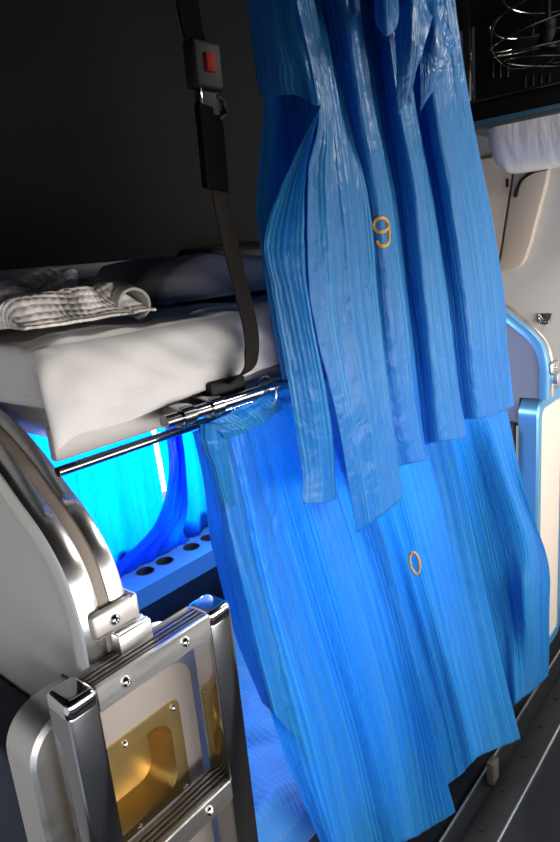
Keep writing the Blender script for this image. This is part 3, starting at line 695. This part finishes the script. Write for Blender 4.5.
# ================================================================== FAR END: RACK, LAMP COVER, FAN, DOORS
t = thing('overhead_rack', 'black overhead rack with a chrome lip at the upper right', 'rack', (2.72, 0.1, 2.2))
RY0, RY1 = -0.5, 0.40
link('fascia', B(2.50, 2.53, RY0, RY1, 2.205, 2.268, 0.004), 'black', t)
link('chrome_lip', B(2.488, 2.53, RY0, RY1, 2.268, 2.280, 0.003), 'chrome', t)
link('blue_edge', B(2.494, 2.53, RY0, RY1, 2.192, 2.206, 0.002), 'bluetrim', t)
link('shelf', B(2.53, 2.945, RY0, RY1, 2.22, 2.26), 'black', t)
bm = B(2.505, 2.90, RY0, RY1 - 0.03, 2.174, 2.220, 0.003); link('soffit', bm, 'grey', t)
link('post', B(2.50, 2.52, 0.345, 0.375, 2.28, 2.66, 0.003), 'chrome', t)
bp_ = link('back_panel', B(2.90, 2.945, RY0, RY1 + 0.1, 2.262, 2.655), 'black', t)
for zc, yc, n in ((2.46, 0.42, 3), (2.37, 0.285, 4)):
    for k in range(n): link('vent_slot', B(2.894, 2.902, yc - k * 0.032 - 0.003, yc - k * 0.032 + 0.003, zc - 0.035 - k * 0.004, zc + 0.035 - k * 0.004, 0.002), 'wire', bp_)
# crinkled lamp cover under the rack
bm = bmesh.new(); loops = []
for k in range(15):
    q = k / 14
    for_r = [(2.50 + 0.20 * (1 - math.cos(q * PI / 2)) * 0.4, 0)]
    yy = 0.285 - 0.65 * q if False else 0
    s = math.cos(q * PI / 2)
    cyy, hy_ = 0.0, 0.300 * (0.78 + 0.22 * s)
    loops.append([(x, y_, 2.172 - 0.160 * math.sin(q * PI / 2) - 0.0) for x, y_ in rrect(2.486 + 0.10 * (1 - s), 2.72 - 0.05 * (1 - s), -hy_ - 0.05, hy_, 0.06 * (0.5 + 0.5 * s) + 0.01, 6)])
loft(bm, loops, True, True)
tag(link('lamp_cover', bm, 'cover'), 'shiny moulded lamp cover below the black rack at upper right', 'lamp')
# wire fan guard
t = thing('ceiling_fan', 'wire cage fan at the top right corner above the black rack', 'fan', (2.50, 0.02, 2.40))
bm = bmesh.new()
fc = Vector((2.60, 0.10, 2.46))
for k in range(5):
    rr = (0.150, 0.190, 0.200, 0.190, 0.150)[k]; zz = 2.372 + k * 0.052
    tube(bm, [Vector((fc.x + 0.75 * rr * math.cos(q), fc.y + rr * math.sin(q), zz + 0.030 * math.sin(q * 1.0 + k * 1.3))) for q in [2 * PI * j / 48 for j in range(48)]], 0.0030, 6, closed=True)
for k in range(4):
    q = PI * k / 2 + .5
    tube(bm, spline([(fc.x + 0.75 * r2 * math.cos(q), fc.y + r2 * math.sin(q), 2.372 + h) for r2, h in ((0.02, -0.01), (0.13, -0.004), (0.190, 0.05), (0.200, 0.11), (0.19, 0.16), (0.03, 0.23))], 30), 0.0012, 6)
link('wire_guard', bm, 'wire', t)
bm = bmesh.new(); tube(bm, [(fc.x, fc.y, 2.41), (fc.x, fc.y, 2.50)], 0.028, 18); link('motor', bm, 'black', t)
bm = bmesh.new(); tube(bm, [(fc.x, fc.y, 2.50), (fc.x, fc.y, 2.66)], 0.010, 10); link('stem', bm, 'black', t)
for k in range(3):
    a = 2 * PI * k / 3; bm = bmesh.new()
    cs = [[Vector((fc.x + math.cos(a + w) * r2 * 0.75, fc.y + math.sin(a + w) * r2, 2.44 + w * 0.05)) for r2 in (0.025, 0.06, 0.10, 0.125)] for w in (-0.35, 0, 0.35)]
    cloth(bm, cs, 8, 8); link('blade', bm, 'black', t, solid=0.002)
# slanting cream doors on the end wall
def slab(bm, pts, x_at, th, bev):
    b = bmesh.new(); n = len(pts)
    A = [b.verts.new((x_at(p) , p[0], p[1])) for p in pts]; Cc = [b.verts.new((x_at(p) + th, p[0], p[1])) for p in pts]
    b.faces.new(A); b.faces.new(Cc[::-1])
    for i in range(n): b.faces.new((A[i], Cc[i], Cc[(i + 1) % n], A[(i + 1) % n]))
    bmesh.ops.recalc_face_normals(b, faces=b.faces)
    bmesh.ops.bevel(b, geom=[e for e in b.edges if e.calc_face_angle(0) > 0.9], offset=bev, segments=3, affect='EDGES', profile=0.5)
    merge(bm, b); return bm
def slant(pts):                                        # rounded outline of a leaning door in (Y, Z)
    return pts
d1 = [(0.80, 2.12), (0.346, 2.12), (0.352, 2.02), (0.405, 1.70), (0.43, 1.60), (0.80, 1.60)]
d2 = [(0.334, 2.12), (0.180, 2.12), (0.196, 1.99), (0.262, 1.740), (0.285, 1.675), (0.305, 1.645), (0.335, 1.632), (0.412, 1.625), (0.394, 1.70), (0.340, 2.02)]
ld = link('locker_door', slab(bmesh.new(), d1, lambda p: 2.918, 0.030, 0.005), 'cream'); tag(ld, 'cream locker door with a dark slot nearest the upper curtain', 'door', 'cream locker doors')
link('slot', B(2.914, 2.922, 0.362, 0.372, 1.985, 2.02, 0.001), 'black', ld)
ld = link('locker_door', slab(bmesh.new(), d2, lambda p: 2.908, 0.040, 0.008), 'cream'); tag(ld, 'cream locker door with a rounded lower corner below the lamp cover', 'door', 'cream locker doors')
bm = bmesh.new(); tube(bm, spline([(2.90, 0.318, 1.97), (2.893, 0.322, 1.94), (2.893, 0.300, 2.00), (2.898, 0.25, 2.03), (2.90, 0.19, 2.035)], 24), 0.007, 8); link('hinge_strap', bm, 'black', ld)
# latch on the white wall
t = thing('wall_latch', 'small steel latch on the white end wall', 'latch', (2.94, 0.2, 1.41))
link('plate', B(2.940, 2.9495, 0.180, 0.235, 1.395, 1.432, 0.004), 'wire', t)
bm = bmesh.new(); tube(bm, spline([(2.938, 0.178, 1.43), (2.925, 0.185, 1.398), (2.922, 0.205, 1.388), (2.925, 0.225, 1.398), (2.938, 0.236, 1.43)], 20), 0.005, 8); link('hook', bm, 'wire', t)
